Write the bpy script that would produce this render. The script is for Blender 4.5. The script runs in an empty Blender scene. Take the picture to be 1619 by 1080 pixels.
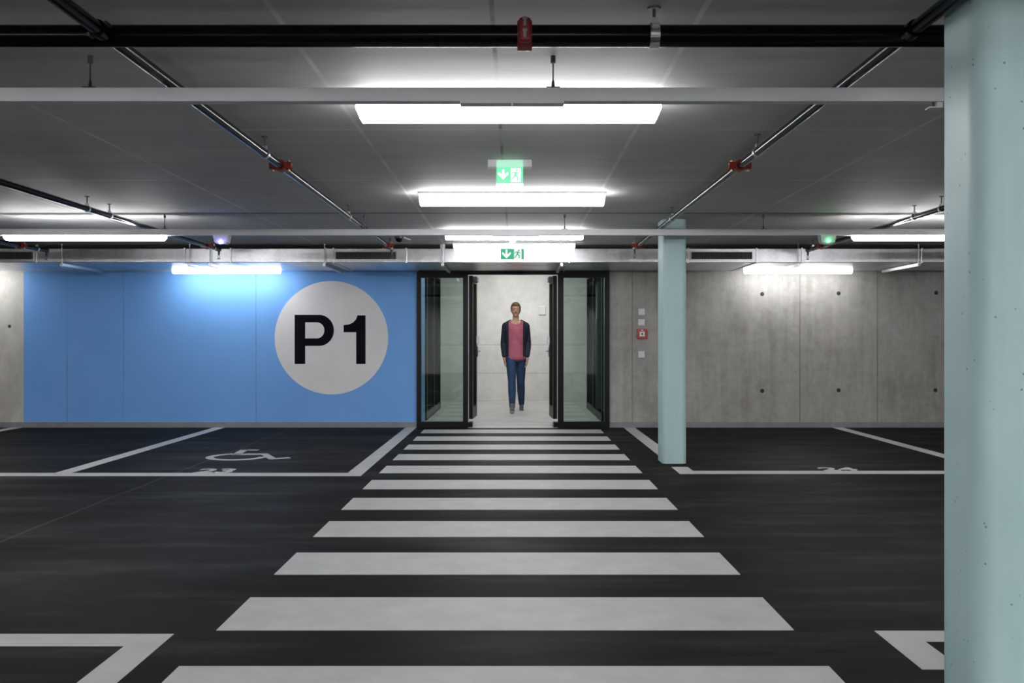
import bpy, bmesh, math, random
from mathutils import Vector, Matrix
random.seed(7)
S = bpy.context.scene
COL = S.collection

# ------------------------------------------------------------------ camera, world, exposure
F, VX, VY, EYE = 1550.0, 815.0, 540.0, 1.2          # focal length in pixels of a 1619 px frame, vanishing point, eye height
cam = bpy.data.cameras.new('camera'); cam_o = bpy.data.objects.new('camera', cam); COL.objects.link(cam_o)
cam.sensor_fit = 'HORIZONTAL'; cam.sensor_width = 36.0; cam.lens = 36.0 * F / 1619.0
cam.shift_x = -(VX - 809.5) / 1619.0; cam.clip_start = 0.05; cam.clip_end = 100
cam_o.location = (0, 0, EYE); cam_o.rotation_euler = (math.pi / 2, 0, 0)
S.camera = cam_o
world = bpy.data.worlds.new('world'); S.world = world; world.use_nodes = True
world.node_tree.nodes['Background'].inputs[0].default_value = (0.0, 0.0, 0.0, 1)
world.node_tree.nodes['Background'].inputs[1].default_value = 0.0
vs = S.view_settings
vs.view_transform = 'Standard'; vs.look = 'None'; vs.gamma = 1.0; vs.use_curve_mapping = False
vs.exposure = 1.32
LAMP = 17.0           # emission of the tube lamps' diffusers
H = 2.4               # garage ceiling height
YW = 13.68            # depth of the far wall

# ------------------------------------------------------------------ node helpers
def srgb(r, g, b):
    f = lambda c: (c/255/12.92) if c/255 <= 0.04045 else ((c/255+0.055)/1.055)**2.4
    return (f(r), f(g), f(b), 1)

class NT:
    def __init__(s, name):
        s.m = bpy.data.materials.new(name); s.m.use_nodes = True
        s.t = s.m.node_tree; s.n = s.t.nodes; s.l = s.t.links
        s.b = s.n['Principled BSDF']
    def node(s, t, **kw):
        nd = s.n.new(t)
        for k, v in kw.items(): setattr(nd, k, v)
        return nd
    def put(s, sock, v):
        if hasattr(v, 'is_output'): s.l.new(v, sock)
        else: sock.default_value = v
    def coord(s):
        return s.node('ShaderNodeTexCoord').outputs['Object']
    def mapping(s, scale, vec=None):
        mp = s.node('ShaderNodeMapping'); s.l.new(vec or s.coord(), mp.inputs[0]); mp.inputs['Scale'].default_value = scale
        return mp.outputs[0]
    def noise(s, scale, detail=4, rough=0.55, stretch=(1, 1, 1)):
        n = s.node('ShaderNodeTexNoise'); s.l.new(s.mapping(stretch), n.inputs['Vector'])
        n.inputs['Scale'].default_value = scale; n.inputs['Detail'].default_value = detail; n.inputs['Roughness'].default_value = rough
        return n.outputs['Fac']
    def math(s, op, a, b=0.0, c=0.0):
        m = s.node('ShaderNodeMath', operation=op)
        s.put(m.inputs[0], a); s.put(m.inputs[1], b)
        if len(m.inputs) > 2: s.put(m.inputs[2], c)
        return m.outputs[0]
    def rng(s, v, a, b, c=0.0, d=1.0):
        m = s.node('ShaderNodeMapRange'); s.put(m.inputs[0], v)
        for i, x in enumerate((a, b, c, d)): m.inputs[i+1].default_value = x
        return m.outputs[0]
    def mix(s, fac, a, b, blend='MIX'):
        m = s.node('ShaderNodeMix', data_type='RGBA', blend_type=blend)
        s.put(m.inputs[0], fac); s.put(m.inputs[6], a); s.put(m.inputs[7], b)
        return m.outputs[2]
    def xyz(s):
        sp = s.node('ShaderNodeSeparateXYZ'); s.l.new(s.coord(), sp.inputs[0]); return sp.outputs
    def line(s, v, at, w):
        """1 within w of v == at, else 0 (for joints and other lines in a surface)"""
        return s.rng(s.math('ABSOLUTE', s.math('SUBTRACT', v, at)), w*0.5, w, 1, 0)
    def bump(s, h, strength=0.2, dist=0.01):
        b = s.node('ShaderNodeBump'); b.inputs['Strength'].default_value = strength; b.inputs['Distance'].default_value = dist
        s.l.new(h, b.inputs['Height']); s.l.new(b.outputs[0], s.b.inputs['Normal'])
    def set(s, **kw):
        for k, v in kw.items(): s.put(s.b.inputs[k.replace('_', ' ')], v)
        return s.m

def plain(name, col, rough=0.5, metal=0.0, var=0.08, scale=30, spec=0.5, coat=0.0):
    t = NT(name); c = tuple(col[:3])
    f = t.rng(t.noise(scale), 0.3, 0.7)
    lo = tuple(x*(1-var) for x in c) + (1,); hi = tuple(min(1, x*(1+var)) for x in c) + (1,)
    t.set(Base_Color=t.mix(f, lo, hi), Roughness=rough, Metallic=metal)
    t.b.inputs['Specular IOR Level'].default_value = spec
    t.b.inputs['Coat Weight'].default_value = coat
    return t.m

def emitter(name, col, strength):
    t = NT(name); t.set(Base_Color=tuple(x*0.5 for x in col[:3]) + (1,), Emission_Color=tuple(col[:3]) + (1,), Emission_Strength=strength, Roughness=0.4)
    return t.m

def glass(name, tint=(0.93, 0.97, 0.95, 1)):
    t = NT(name); out = t.n['Material Output']
    tr = t.node('ShaderNodeBsdfTransparent'); tr.inputs[0].default_value = tint
    gl = t.node('ShaderNodeBsdfGlossy'); gl.inputs['Roughness'].default_value = 0.02
    fr = t.node('ShaderNodeFresnel'); fr.inputs['IOR'].default_value = 1.5
    mx = t.node('ShaderNodeMixShader')
    t.l.new(t.math('MULTIPLY', fr.outputs[0], 1.6), mx.inputs[0]); t.l.new(tr.outputs[0], mx.inputs[1]); t.l.new(gl.outputs[0], mx.inputs[2])
    t.l.new(mx.outputs[0], out.inputs[0])
    return t.m

# ---- big surface materials
def m_floor():
    t = NT('asphalt'); x, y, z = t.xyz()
    fine = t.noise(160, 3, 0.6); big = t.noise(0.9, 6, 0.65, (0.6, 1.6, 1)); smear = t.noise(1.6, 5, 0.6, (0.35, 2.2, 1))
    c = t.mix(t.rng(big, 0.3, 0.75), (0.0078, 0.0064, 0.0057, 1), (0.0205, 0.0173, 0.0153, 1))
    c = t.mix(t.math('MULTIPLY', t.rng(smear, 0.52, 0.70), 0.75), c, (0.048, 0.043, 0.039, 1))
    c = t.mix(t.math('MULTIPLY', t.rng(fine, 0.62, 0.8), 0.35), c, (0.05, 0.047, 0.044, 1))
    # pale construction joint running towards the wall
    wob = t.math('MULTIPLY_ADD', t.noise(0.6, 2), 0.12, -3.16)
    seam = t.line(t.math('SUBTRACT', x, wob), 0.0, 0.016)
    c = t.mix(t.math('MULTIPLY', seam, 0.55), c, (0.085, 0.08, 0.075, 1))
    t.bump(fine, 0.18, 0.004)
    t.b.inputs['Specular IOR Level'].default_value = 0.03
    return t.set(Base_Color=c, Roughness=t.rng(big, 0.3, 0.7, 0.45, 0.7))
def m_concrete(name, lo, hi, xs=(), streak=True, zlines=(), jw=0.008):
    t = NT(name); x, y, z = t.xyz()
    n1 = t.noise(1.6, 8, 0.68, (1, 1, 0.7)); n2 = t.noise(5, 5, 0.65, (2.2, 1, 0.16) if streak else (1, 1, 1)); n3 = t.noise(45, 3, 0.6); n4 = t.noise(9, 6, 0.7)
    f = t.math('ADD', t.math('ADD', t.math('MULTIPLY', n1, 0.5), t.math('MULTIPLY', n2, 0.25)), t.math('MULTIPLY', n4, 0.25))
    c = t.mix(t.rng(f, 0.40, 0.60), lo, hi)
    vor = t.node('ShaderNodeTexVoronoi'); t.l.new(t.coord(), vor.inputs['Vector']); vor.inputs['Scale'].default_value = 9
    pit = t.rng(vor.outputs['Distance'], 0.03, 0.08, 1, 0)
    pit = t.math('MULTIPLY', pit, t.rng(n3, 0.45, 0.55))
    c = t.mix(t.math('MULTIPLY', pit, 0.6), c, tuple(k*0.35 for k in lo[:3]) + (1,))
    for a in xs: c = t.mix(t.math('MULTIPLY', t.line(x, a, jw), t.rng(n2, 0.3, 0.6, 0.3, 0.9)), c, tuple(k*0.45 for k in lo[:3]) + (1,))
    for a in zlines: c = t.mix(t.math('MULTIPLY', t.line(z, a, jw), 0.6), c, tuple(k*0.45 for k in lo[:3]) + (1,))
    t.bump(t.math('ADD', t.math('MULTIPLY', n3, 0.4), n2), 0.15, 0.006)
    return t.set(Base_Color=c, Roughness=0.75)
def m_ceiling():
    t = NT('ceiling_concrete'); x, y, z = t.xyz()
    n1 = t.noise(0.8, 6, 0.6); n2 = t.noise(4, 5, 0.6, (0.4, 1.6, 1)); n3 = t.noise(60, 3, 0.6)
    f = t.math('ADD', t.math('MULTIPLY', n1, 0.5), t.math('MULTIPLY', n2, 0.5))
    c = t.mix(t.rng(f, 0.35, 0.65), (0.49, 0.478, 0.472, 1), (0.61, 0.597, 0.59, 1))
    brk = t.rng(t.noise(3, 4), 0.40, 0.58, 0.3, 0.95)
    for a in (-7.2, -5.62, -4.05, -2.46, -0.88, 0.68, 2.26, 3.84, 5.4, 7.0): c = t.mix(t.math('MULTIPLY', t.line(x, a, 0.015), brk), c, (0.76, 0.75, 0.74, 1))
    c = t.mix(t.math('MULTIPLY', t.line(x, -0.085, 0.012), t.math('MULTIPLY', brk, brk)), c, (0.22, 0.215, 0.21, 1))
    for a in (1.9, 5.55, 7.3): c = t.mix(t.math('MULTIPLY', t.line(y, a, 0.018), brk), c, (0.72, 0.71, 0.70, 1))
    c = t.mix(t.math('MULTIPLY', t.line(y, 9.17, 0.05), 0.8), c, (0.08, 0.078, 0.076, 1))  # one wide dark line across the full width
    t.bump(t.math('ADD', t.math('MULTIPLY', n3, 0.3), n2), 0.2, 0.008)
    return t.set(Base_Color=c, Roughness=0.7)
def m_wall_left():
    t = NT('blue_painted_concrete'); x, y, z = t.xyz()
    n1 = t.noise(1.2, 5, 0.6); n2 = t.noise(6, 5, 0.65, (3, 1, 0.25)); n3 = t.noise(30, 3)
    g = t.mix(t.rng(t.noise(2.5, 7, 0.68, (1, 1, 0.6)), 0.38, 0.62), (0.50, 0.48, 0.44, 1), (0.66, 0.64, 0.59, 1))
    b = t.mix(t.rng(n1, 0.35, 0.65), (0.165, 0.415, 0.89, 1), (0.185, 0.445, 0.93, 1))
    for a in (-6.26, -5.47, -3.62): b = t.mix(t.math('MULTIPLY', t.line(x, a, 0.012), t.rng(n2, 0.38, 0.6, 0.1, 0.7)), b, (0.09, 0.25, 0.56, 1))
    c = t.mix(t.rng(x, -6.868, -6.858), g, b)
    t.bump(t.math('ADD', t.math('MULTIPLY', n3, 0.5), n2), 0.12, 0.006)
    return t.set(Base_Color=c, Roughness=0.6)
def m_galv():
    t = NT('galvanised_steel'); x, y, z = t.xyz()
    v = t.node('ShaderNodeTexVoronoi'); t.l.new(t.mapping((7, 7, 7)), v.inputs['Vector']); v.inputs['Scale'].default_value = 5
    pn = t.node('ShaderNodeTexNoise'); t.l.new(t.mapping((2.2, 0.2, 0.2)), pn.inputs['Vector']); pn.inputs['Scale'].default_value = 1.5
    f = t.math('ADD', t.math('MULTIPLY', v.outputs['Color'], 0.15), pn.outputs['Fac'])
    return t.set(Base_Color=t.mix(t.rng(f, 0.35, 0.85), (0.46, 0.46, 0.47, 1), (0.80, 0.80, 0.81, 1)), Metallic=1.0, Roughness=t.rng(pn.outputs['Fac'], 0.3, 0.7, 0.30, 0.38))
def m_column():
    t = NT('mint_paint'); n1 = t.noise(2.0, 5, 0.6, (1, 1, 0.5)); n3 = t.noise(40, 3)
    c = t.mix(t.rng(n1, 0.35, 0.65), (0.405, 0.575, 0.585, 1), (0.455, 0.625, 0.63, 1))
    vor = t.node('ShaderNodeTexVoronoi'); t.l.new(t.coord(), vor.inputs['Vector']); vor.inputs['Scale'].default_value = 24
    keep = t.rng(t.noise(14, 2), 0.40, 0.50)
    pit = t.math('MULTIPLY', t.rng(vor.outputs['Distance'], 0.06, 0.11, 1, 0), keep)
    c = t.mix(t.math('MULTIPLY', pit, 0.75), c, (0.06, 0.1, 0.11, 1))
    t.bump(n3, 0.08, 0.003)
    return t.set(Base_Color=c, Roughness=0.45)

M = dict(
    floor=m_floor(), ceil=m_ceiling(), wall_l=m_wall_left(), galv=m_galv(), mint=m_column(),
    wall_r=m_concrete('board_marked_concrete', (0.29, 0.278, 0.258, 1), (0.46, 0.445, 0.42, 1), xs=(1.63, 3.97, 5.05)),
    wall_c=m_concrete('pale_concrete', (0.60, 0.593, 0.575, 1), (0.74, 0.732, 0.71, 1), streak=False, zlines=(1.135, 0.56)),
    wall_s=m_concrete('side_concrete', (0.52, 0.51, 0.49, 1), (0.64, 0.63, 0.61, 1)),
    floor_c=m_concrete('screed', (0.42, 0.415, 0.40, 1), (0.52, 0.515, 0.50, 1), streak=False),
    base=plain('grey_skirting_paint', (0.235, 0.24, 0.262), 0.55, var=0.12, scale=6),
    paint=plain('white_road_paint', (0.545, 0.545, 0.54), 0.6, var=0.08, scale=5),
    white=plain('white_powder_coat', (0.72, 0.72, 0.735), 0.35, var=0.02),
    trunk=plain('grey_white_coat', (0.70, 0.70, 0.72), 0.4, var=0.03, scale=4),
    steel=plain('zinc_steel', (0.55, 0.55, 0.55), 0.35, 1.0),
    darksteel=plain('dark_steel', (0.10, 0.10, 0.10), 0.45, 0.7),
    pipe=plain('black_lacquer', (0.004, 0.0045, 0.006), 0.2, 0.0, spec=0.16),
    red=plain('red_lacquer', (0.22, 0.018, 0.014), 0.4),
    brass=plain('brass', (0.35, 0.24, 0.10), 0.4, 0.9),
    black=plain('black_frame', (0.003, 0.003, 0.0034), 0.35, spec=0.16),
    grille=plain('grille_dark', (0.03, 0.03, 0.028), 0.6),
    slat=plain('grille_slat', (0.10, 0.097, 0.092), 0.5),
    ink=plain('black_sign_paint', (0.005, 0.005, 0.008), 0.8, spec=0.1),
    disc=plain('grey_white_sign_paint', (0.80, 0.79, 0.80), 0.6, var=0.03, scale=4),
    hole=plain('tie_hole_shadow', (0.03, 0.03, 0.03), 0.8),
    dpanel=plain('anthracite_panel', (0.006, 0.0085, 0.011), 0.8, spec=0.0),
    bluep=plain('blue_wall_paint', (0.14, 0.36, 0.75), 0.5, var=0.03),
    alarm=plain('alarm_red', (0.42, 0.02, 0.018), 0.35),
    glass=glass('clear_glass'), glass_g=glass('green_glass', (0.70, 0.77, 0.735, 1)),
    lamp=emitter('lamp_diffuser', (0.98, 0.99, 1.0), LAMP), lamp_c=emitter('corridor_lamp', (1.0, 0.995, 0.98), 13.5), lamp_w=emitter('wall_lamp_diffuser', (0.98, 0.99, 1.0), LAMP*0.52), lamp_fill=emitter('rear_fill_diffuser', (0.98, 0.99, 1.0), LAMP*3.0), lamp_m=emitter('ceiling_tube_diffuser', (0.98, 0.99, 1.0), LAMP*0.52), lamp_d=emitter('dim_tube_diffuser', (0.98, 0.99, 1.0), LAMP*0.10),
    sign_g=emitter('sign_green', (0.12, 0.58, 0.30), 0.5), sign_w=emitter('sign_white', (0.95, 1.0, 0.97), 0.7),
    led_b=emitter('blue_led', (0.25, 0.22, 1.0), 14.0), led_g=emitter('green_led', (0.05, 1.0, 0.25), 7.0),
)
def dark_lit(name, base, col, st):
    t = NT(name); t.set(Base_Color=base + (1,), Emission_Color=col + (1,), Emission_Strength=st, Roughness=0.7); t.b.inputs['Specular IOR Level'].default_value = 0.0; return t.m
M['sign_f'] = dark_lit('sign_green_panel', (0.003, 0.030, 0.014), (0.10, 0.52, 0.32), 0.30)
M['sign_h'] = dark_lit('sign_pale_panel', (0.06, 0.07, 0.065), (0.9, 1.0, 0.96), 0.35)
M['sign_m'] = emitter('sign_mint', (0.42, 0.85, 0.62), 0.3)

# ------------------------------------------------------------------ mesh helpers
class MB:
    def __init__(s): s.bm = bmesh.new()
    def box(s, x0, x1, y0, y1, z0, z1, bev=0.0, seg=2, mat=None):
        r = bmesh.ops.create_cube(s.bm, size=1.0); v = r['verts']
        c = Vector(((x0+x1)/2, (y0+y1)/2, (z0+z1)/2)); d = (abs(x1-x0), abs(y1-y0), abs(z1-z0))
        for q in v:
            q.co = Vector((q.co.x*d[0], q.co.y*d[1], q.co.z*d[2]))
            q.co = (mat @ q.co if mat else q.co) + c
        if bev:
            es = list({e for q in v for e in q.link_edges})
            bmesh.ops.bevel(s.bm, geom=es, offset=bev, segments=seg, affect='EDGES', profile=0.5)
        return s
    def rod(s, a, b, r, r2=None, seg=16):
        a, b = Vector(a), Vector(b); d = b - a
        m = Matrix.Translation((a+b)/2) @ d.to_track_quat('Z', 'Y').to_matrix().to_4x4()
        bmesh.ops.create_cone(s.bm, cap_ends=True, segments=seg, radius1=r, radius2=r if r2 is None else r2, depth=d.length, matrix=m)
        return s
    def ball(s, c, r, sc=(1, 1, 1), seg=16, rot=None):
        m = Matrix.Translation(c) @ (rot.to_4x4() if rot else Matrix()) @ Matrix.Diagonal((*sc, 1))
        bmesh.ops.create_uvsphere(s.bm, u_segments=seg, v_segments=max(6, seg*3//4), radius=r, matrix=m); return s
    def cap(s, a, ra, b, rb, seg=12):
        s.ball(a, ra, seg=seg); s.ball(b, rb, seg=seg); s.rod(a, b, ra, rb, seg); return s
    def ring(s, c, axis, ri, ro, w, seg=24):
        """hollow band round an axis"""
        q = Vector(axis).normalized().to_track_quat('Z', 'Y'); L = []
        for (r, h) in ((ri, -w/2), (ro, -w/2), (ro, w/2), (ri, w/2)):
            L.append([s.bm.verts.new(Vector(c) + q @ Vector((r*math.cos(2*math.pi*i/seg), r*math.sin(2*math.pi*i/seg), h))) for i in range(seg)])
        for k in range(4):
            A, B = L[k], L[(k+1) % 4]
            for i in range(seg): s.bm.faces.new((A[i], A[(i+1) % seg], B[(i+1) % seg], B[i]))
        return s
    def tube(s, pts, r, seg=12):
        for a, b in zip(pts, pts[1:]): s.rod(a, b, r, None, seg)
        for p in pts[1:-1]: s.ball(p, r, seg=seg)
        return s
    def poly(s, loop, f, depth, holes=()):
        """filled outline (2D) extruded; f maps (u, v, w) to 3D"""
        es = []
        for lp in (loop,) + tuple(holes):
            vs_ = [s.bm.verts.new((u, v, 0)) for u, v in lp]
            es += [s.bm.edges.new((vs_[i], vs_[(i+1) % len(vs_)])) for i in range(len(vs_))]
        r = bmesh.ops.triangle_fill(s.bm, use_beauty=True, use_dissolve=False, edges=es)
        fs = [g for g in r['geom'] if isinstance(g, bmesh.types.BMFace)]
        e = bmesh.ops.extrude_face_region(s.bm, geom=fs)
        nv = [g for g in e['geom'] if isinstance(g, bmesh.types.BMVert)]
        allv = {v for fc in fs for v in fc.verts}
        for v in nv: v.co.z = depth
        for v in set(nv) | allv: v.co = Vector(f(v.co.x, v.co.y, v.co.z))
        return s
    def build(s, name, mat, parent=None, smooth=False, at=None):
        bmesh.ops.recalc_face_normals(s.bm, faces=s.bm.faces)
        if at is not None: bmesh.ops.translate(s.bm, verts=s.bm.verts, vec=-Vector(at))
        me = bpy.data.meshes.new(name); s.bm.to_mesh(me); s.bm.free()
        if smooth:
            for p in me.polygons: p.use_smooth = True
        me.materials.append(mat)
        o = bpy.data.objects.new(name, me); COL.objects.link(o)
        if at is not None: o.location = at
        if parent:
            o.parent = parent; o.location = Vector(o.location) - parent_loc(parent)
            if at is None: o.location = (0, 0, 0) if parent_loc(parent).length == 0 else -parent_loc(parent)
        return o
def parent_loc(p):
    v = Vector((0, 0, 0))
    while p is not None: v = v + Vector(p.location); p = p.parent
    return v
def autosmooth(o, ang=35):
    me = o.data
    for p in me.polygons: p.use_smooth = True
    me.set_sharp_from_angle(angle=math.radians(ang))
    return o
def tag(o, label=None, cat=None, group=None, kind=None):
    if label: o['label'] = label
    if cat: o['category'] = cat
    if group: o['group'] = group
    if kind: o['kind'] = kind
    return o
def thing(name, label, cat, loc, group=None):
    o = bpy.data.objects.new(name, None); o.empty_display_size = 0.1; COL.objects.link(o); o.location = loc
    return tag(o, label, cat, group)
def struct(o, label=None, cat=None): return tag(o, label, cat, None, 'structure')
def copy_tree(o, parent=None):
    c = o.copy(); COL.objects.link(c); c.parent = parent
    for ch in list(o.children): copy_tree(ch, c)
    return c
def Zf(y): return F*EYE/abs(y-VY)                      # depth of the floor (or ceiling, which is as far above the eye) seen on image row y
def X(px, Y): return (px-VX)*Y/F
def Zh(py, Y): return EYE + (VY-py)*Y/F

# ------------------------------------------------------------------ the setting
R, YB = 10.5, -9.0
struct(MB().box(-R-.25, R+.25, YB-.25, YW+.0, -0.2, 0).build('floor', M['floor']), 'dark asphalt garage floor with smears and pale joint', 'floor')
struct(MB().box(-R-.25, R+.25, YB-.25, YW+.25, H, H+.3).build('ceiling', M['ceil']), 'grey raw concrete ceiling with formwork joints', 'ceiling')
DX0, DX1 = -1.372, 1.306                                # opening of the glazed entrance
wl = struct(MB().box(-R, DX0, YW, YW+.25, 0, H).build('wall_back_left', M['wall_l']), 'far wall painted blue beside the glass entrance, raw concrete at its left end', 'wall')
wr = struct(MB().box(DX1, R, YW, YW+.25, 0, H).build('wall_back_right', M['wall_r']), 'raw board-marked concrete far wall right of the glass entrance', 'wall')
struct(MB().box(-R-.25, -R, YB-.25, YW+.25, 0, H).build('wall_left', M['wall_s']), 'left concrete side wall', 'wall')
struct(MB().box(R, R+.25, YB-.25, YW+.25, 0, H).build('wall_right', M['wall_s']), 'right concrete side wall', 'wall')
struct(MB().box(-R, R, YB-.25, YB, 0, H).build('wall_front', M['wall_s']), 'concrete wall behind the viewpoint', 'wall')
struct(MB().box(-R, DX0-.01, YW-.014, YW, 0, .075).build('baseboard_left', M['base']), 'grey painted skirting band below the blue wall', 'baseboard')
struct(MB().box(DX1+.0, R, YW-.014, YW, 0, .075).build('baseboard_right', M['base']), 'grey painted skirting band below the concrete wall', 'baseboard')
for px, py in ((1205, 465), (1326, 464), (1480, 463), (1205, 618), (1326, 617), (1479, 617)):
    x, z = X(px, YW), Zh(py, YW)
    MB().rod((x, YW-.003, z), (x, YW, z), .024, .028, 20).build('tie_hole', M['hole'], wr)
for px, py in ((15, 516),):
    x, z = X(px, YW), Zh(py, YW); MB().rod((x, YW-.003, z), (x, YW, z), .02, .022, 20).build('tie_hole', M['hole'], wl)
# corridor beyond the entrance
YC = 19.8; HC = 2.75
struct(MB().box(-3.2, 3.2, YW, YC+.2, -0.2, 0.004).build('floor_corridor', M['floor_c']), 'pale polished screed floor of the corridor behind the entrance', 'floor')
struct(MB().box(-3.2, 3.2, YC, YC+.2, 0.004, HC).build('wall_corridor_back', M['wall_c']), 'pale concrete wall at the end of the corridor', 'wall')
struct(MB().box(-3.2, -3.0, 17.6, YC, 0.004, HC).build('wall_corridor_left', M['wall_c']), 'pale concrete side wall left in the corridor', 'wall')
struct(MB().box(3.0, 3.2, 17.6, YC, 0.004, HC).build('wall_corridor_right', M['wall_c']), 'pale concrete side wall right in the corridor', 'wall')
struct(MB().box(-3.2, 3.2, YW+.25, YC+.2, HC, HC+.2).build('ceiling_corridor', M['wall_c']), 'pale ceiling of the corridor', 'ceiling')
struct(MB().box(-1.62, DX0, YW+.25, 14.85, 0.004, HC).build('wall_corridor_blue', M['bluep']), 'short blue painted return wall just behind the left glass pane', 'wall')
struct(MB().box(DX1, 1.56, YW+.25, 14.5, 0.004, HC).build('wall_corridor_mint', M['mint']), 'short mint painted return wall just behind the right glass pane', 'wall')
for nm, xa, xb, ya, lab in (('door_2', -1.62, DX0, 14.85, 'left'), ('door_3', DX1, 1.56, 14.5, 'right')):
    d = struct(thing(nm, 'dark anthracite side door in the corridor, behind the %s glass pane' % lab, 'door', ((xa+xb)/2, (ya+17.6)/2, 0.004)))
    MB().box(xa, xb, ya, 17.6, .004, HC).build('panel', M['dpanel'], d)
    xf = xb if lab == 'left' else xa; s = 1 if lab == 'left' else -1
    fr = MB()
    for yy in (ya+.02, 16.15, 17.5): fr.box(xf, xf+s*.03, yy, yy+.08, .004, 2.3)
    fr.box(xf, xf+s*.03, ya, 17.6, 2.3, 2.4).box(xf, xf+s*.03, ya, 17.6, .004, .12)
    fr.build('frame', M['black'], d)
struct(MB().box(-3.2, -1.62, 17.4, 17.6, 0.004, HC).build('wall_corridor_stub_left', M['wall_c']), 'stub wall left behind the side door', 'wall')
struct(MB().box(1.56, 3.2, 17.4, 17.6, 0.004, HC).build('wall_corridor_stub_right', M['wall_c']), 'stub wall right behind the side door', 'wall')
struct(MB().box(DX0, DX1, YW+.12, YW+.25, H, HC).build('wall_corridor_front', M['wall_c']), 'wall above the entrance on the corridor side', 'wall')

# ------------------------------------------------------------------ entrance: black framed glass front with two open leaves
y0, y1 = YW-.06, YW+.02
door = struct(thing('door_1', 'black framed glass entrance with both door leaves swung open', 'door', (X(812, YW), YW, 0)))
fr = MB(); ztb = Zh(433, y0)
fr.box(DX0, DX0+.06, y0, y1, 0, H).box(DX1-.07, DX1, y0, y1, 0, H)                       # outer posts
fr.box(DX0+.06, DX1-.07, y0, y1, ztb-.01, ztb+.045)                                     # transom bar
fr.box(X(732, y0), X(740, y0), y0, y1, 0, ztb-.01).box(X(882, y0), X(891, y0), y0, y1, 0, ztb-.01)
fr.box(DX0+.06, X(732, y0), y0, y1, 0.0, .085).box(X(891, y0), DX1-.07, y0, y1, 0, .085)
fr.box(DX0+.06, X(732, y0), y0, y1, ztb-.055, ztb-.01).box(X(891, y0), DX1-.07, y0, y1, ztb-.055, ztb-.01)
fr.build('frame', M['black'], door)
for a, b in ((DX0+.06, X(732, y0)), (X(891, y0), DX1-.07)):
    MB().box(a, b, YW-.03, YW-.02, .085, ztb-.055).build('side_pane', M['glass_g'], door)
MB().box(DX0+.06, DX1-.07, YW-.03, YW-.02, ztb+.045, H).build('transom_pane', M['glass_g'], door)
MB().box(X(797, y0), X(825, y0), y0-.05, y0, Zh(434, y0)-.005, Zh(428, y0), .006).build('door_sensor', M['black'], door)
MB().box(X(740, y0), X(882, y0), y0, y1+.06, 0, .006).build('threshold', M['steel'], door)
for s, hx in ((1, X(740.3, YW)), (-1, X(881.7, YW))):
    MB().box(hx-.004*s, hx+.06*s, y0+.002, y1+.12, .006, .075).build('pivot_block', M['black'], door)
    ang = math.radians(87.0)
    u = Vector((s*math.cos(ang), math.sin(ang), 0)); n = Vector((s*math.sin(ang), -math.cos(ang), 0))    # n: towards the opening
    o0 = Vector((hx + .006*s, YW+.045, 0)); W, T, zb, zt = .66, .055, .115, ztb-.02
    def slab(mb, u0, u1, n0, n1, z0, z1, bev=0):
        m = Matrix((( u.x, n.x, 0), (u.y, n.y, 0), (0, 0, 1)))
        c = o0 + u*((u0+u1)/2) + n*((n0+n1)/2)
        mb.box(c.x-(u1-u0)/2, c.x+(u1-u0)/2, c.y-(n1-n0)/2, c.y+(n1-n0)/2, z0, z1, bev, 2, m)
        return mb
    lf = MB()
    slab(lf, 0, .09, 0, T, zb, zt); slab(lf, W-.09, W, 0, T, zb, zt); slab(lf, .09, W-.09, 0, T, zb, zb+.16); slab(lf, .09, W-.09, 0, T, zt-.09, zt)
    leaf = lf.build('door_leaf', M['black'], door)
    slab(MB(), .09, W-.09, T*.45, T*.55, zb+.16, zt-.09).build('leaf_pane', M['glass'], leaf)
    hd = MB(); slab(hd, W-.075, W-.025, T, T+.012, .98, 1.12, .004)
    pa = o0 + u*(W-.05) + n*(T+.01) + Vector((0, 0, 1.06)); pb = pa + n*.035; pc = pb - u*.13
    hd.tube([pa, pb, pc], .011); hd.build('handle', M['steel'], leaf, True)
    lk = MB(); slab(lk, W-.08, W-.02, T, T+.03, 1.17, 1.27, .005); lk.build('lock_case', M['steel'], leaf)
    cl = MB(); slab(cl, .02, .26, T, T+.05, zt-.075, zt-.015, .006); cl.build('door_closer', M['darksteel'], leaf)

# ------------------------------------------------------------------ columns
def column(label, xa, xb, ya, yb, r):
    mb = MB(); pts = []
    for cx_, cy_, a0 in ((xb-r, yb-r, 0), (xa+r, yb-r, 90), (xa+r, ya+r, 180), (xb-r, ya+r, 270)):
        pts += [(cx_+r*math.cos(math.radians(a0+9*i)), cy_+r*math.sin(math.radians(a0+9*i))) for i in range(11)]
    o = mb.poly(pts, lambda a, b, w: (a, b, w), H)
    o = o.build('column', M['mint'], None, False, ((xa+xb)/2, (ya+yb)/2, 0)); autosmooth(o, 30)
    return tag(o, label, 'column', None, 'structure')
column('mint green painted column close by at the right edge', 1.4335, 1.72, 3.03, 3.345, .085)
column('mint green painted column standing beside the far crossing end', 1.444, 1.682, 9.62, 9.97, .05)

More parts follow.
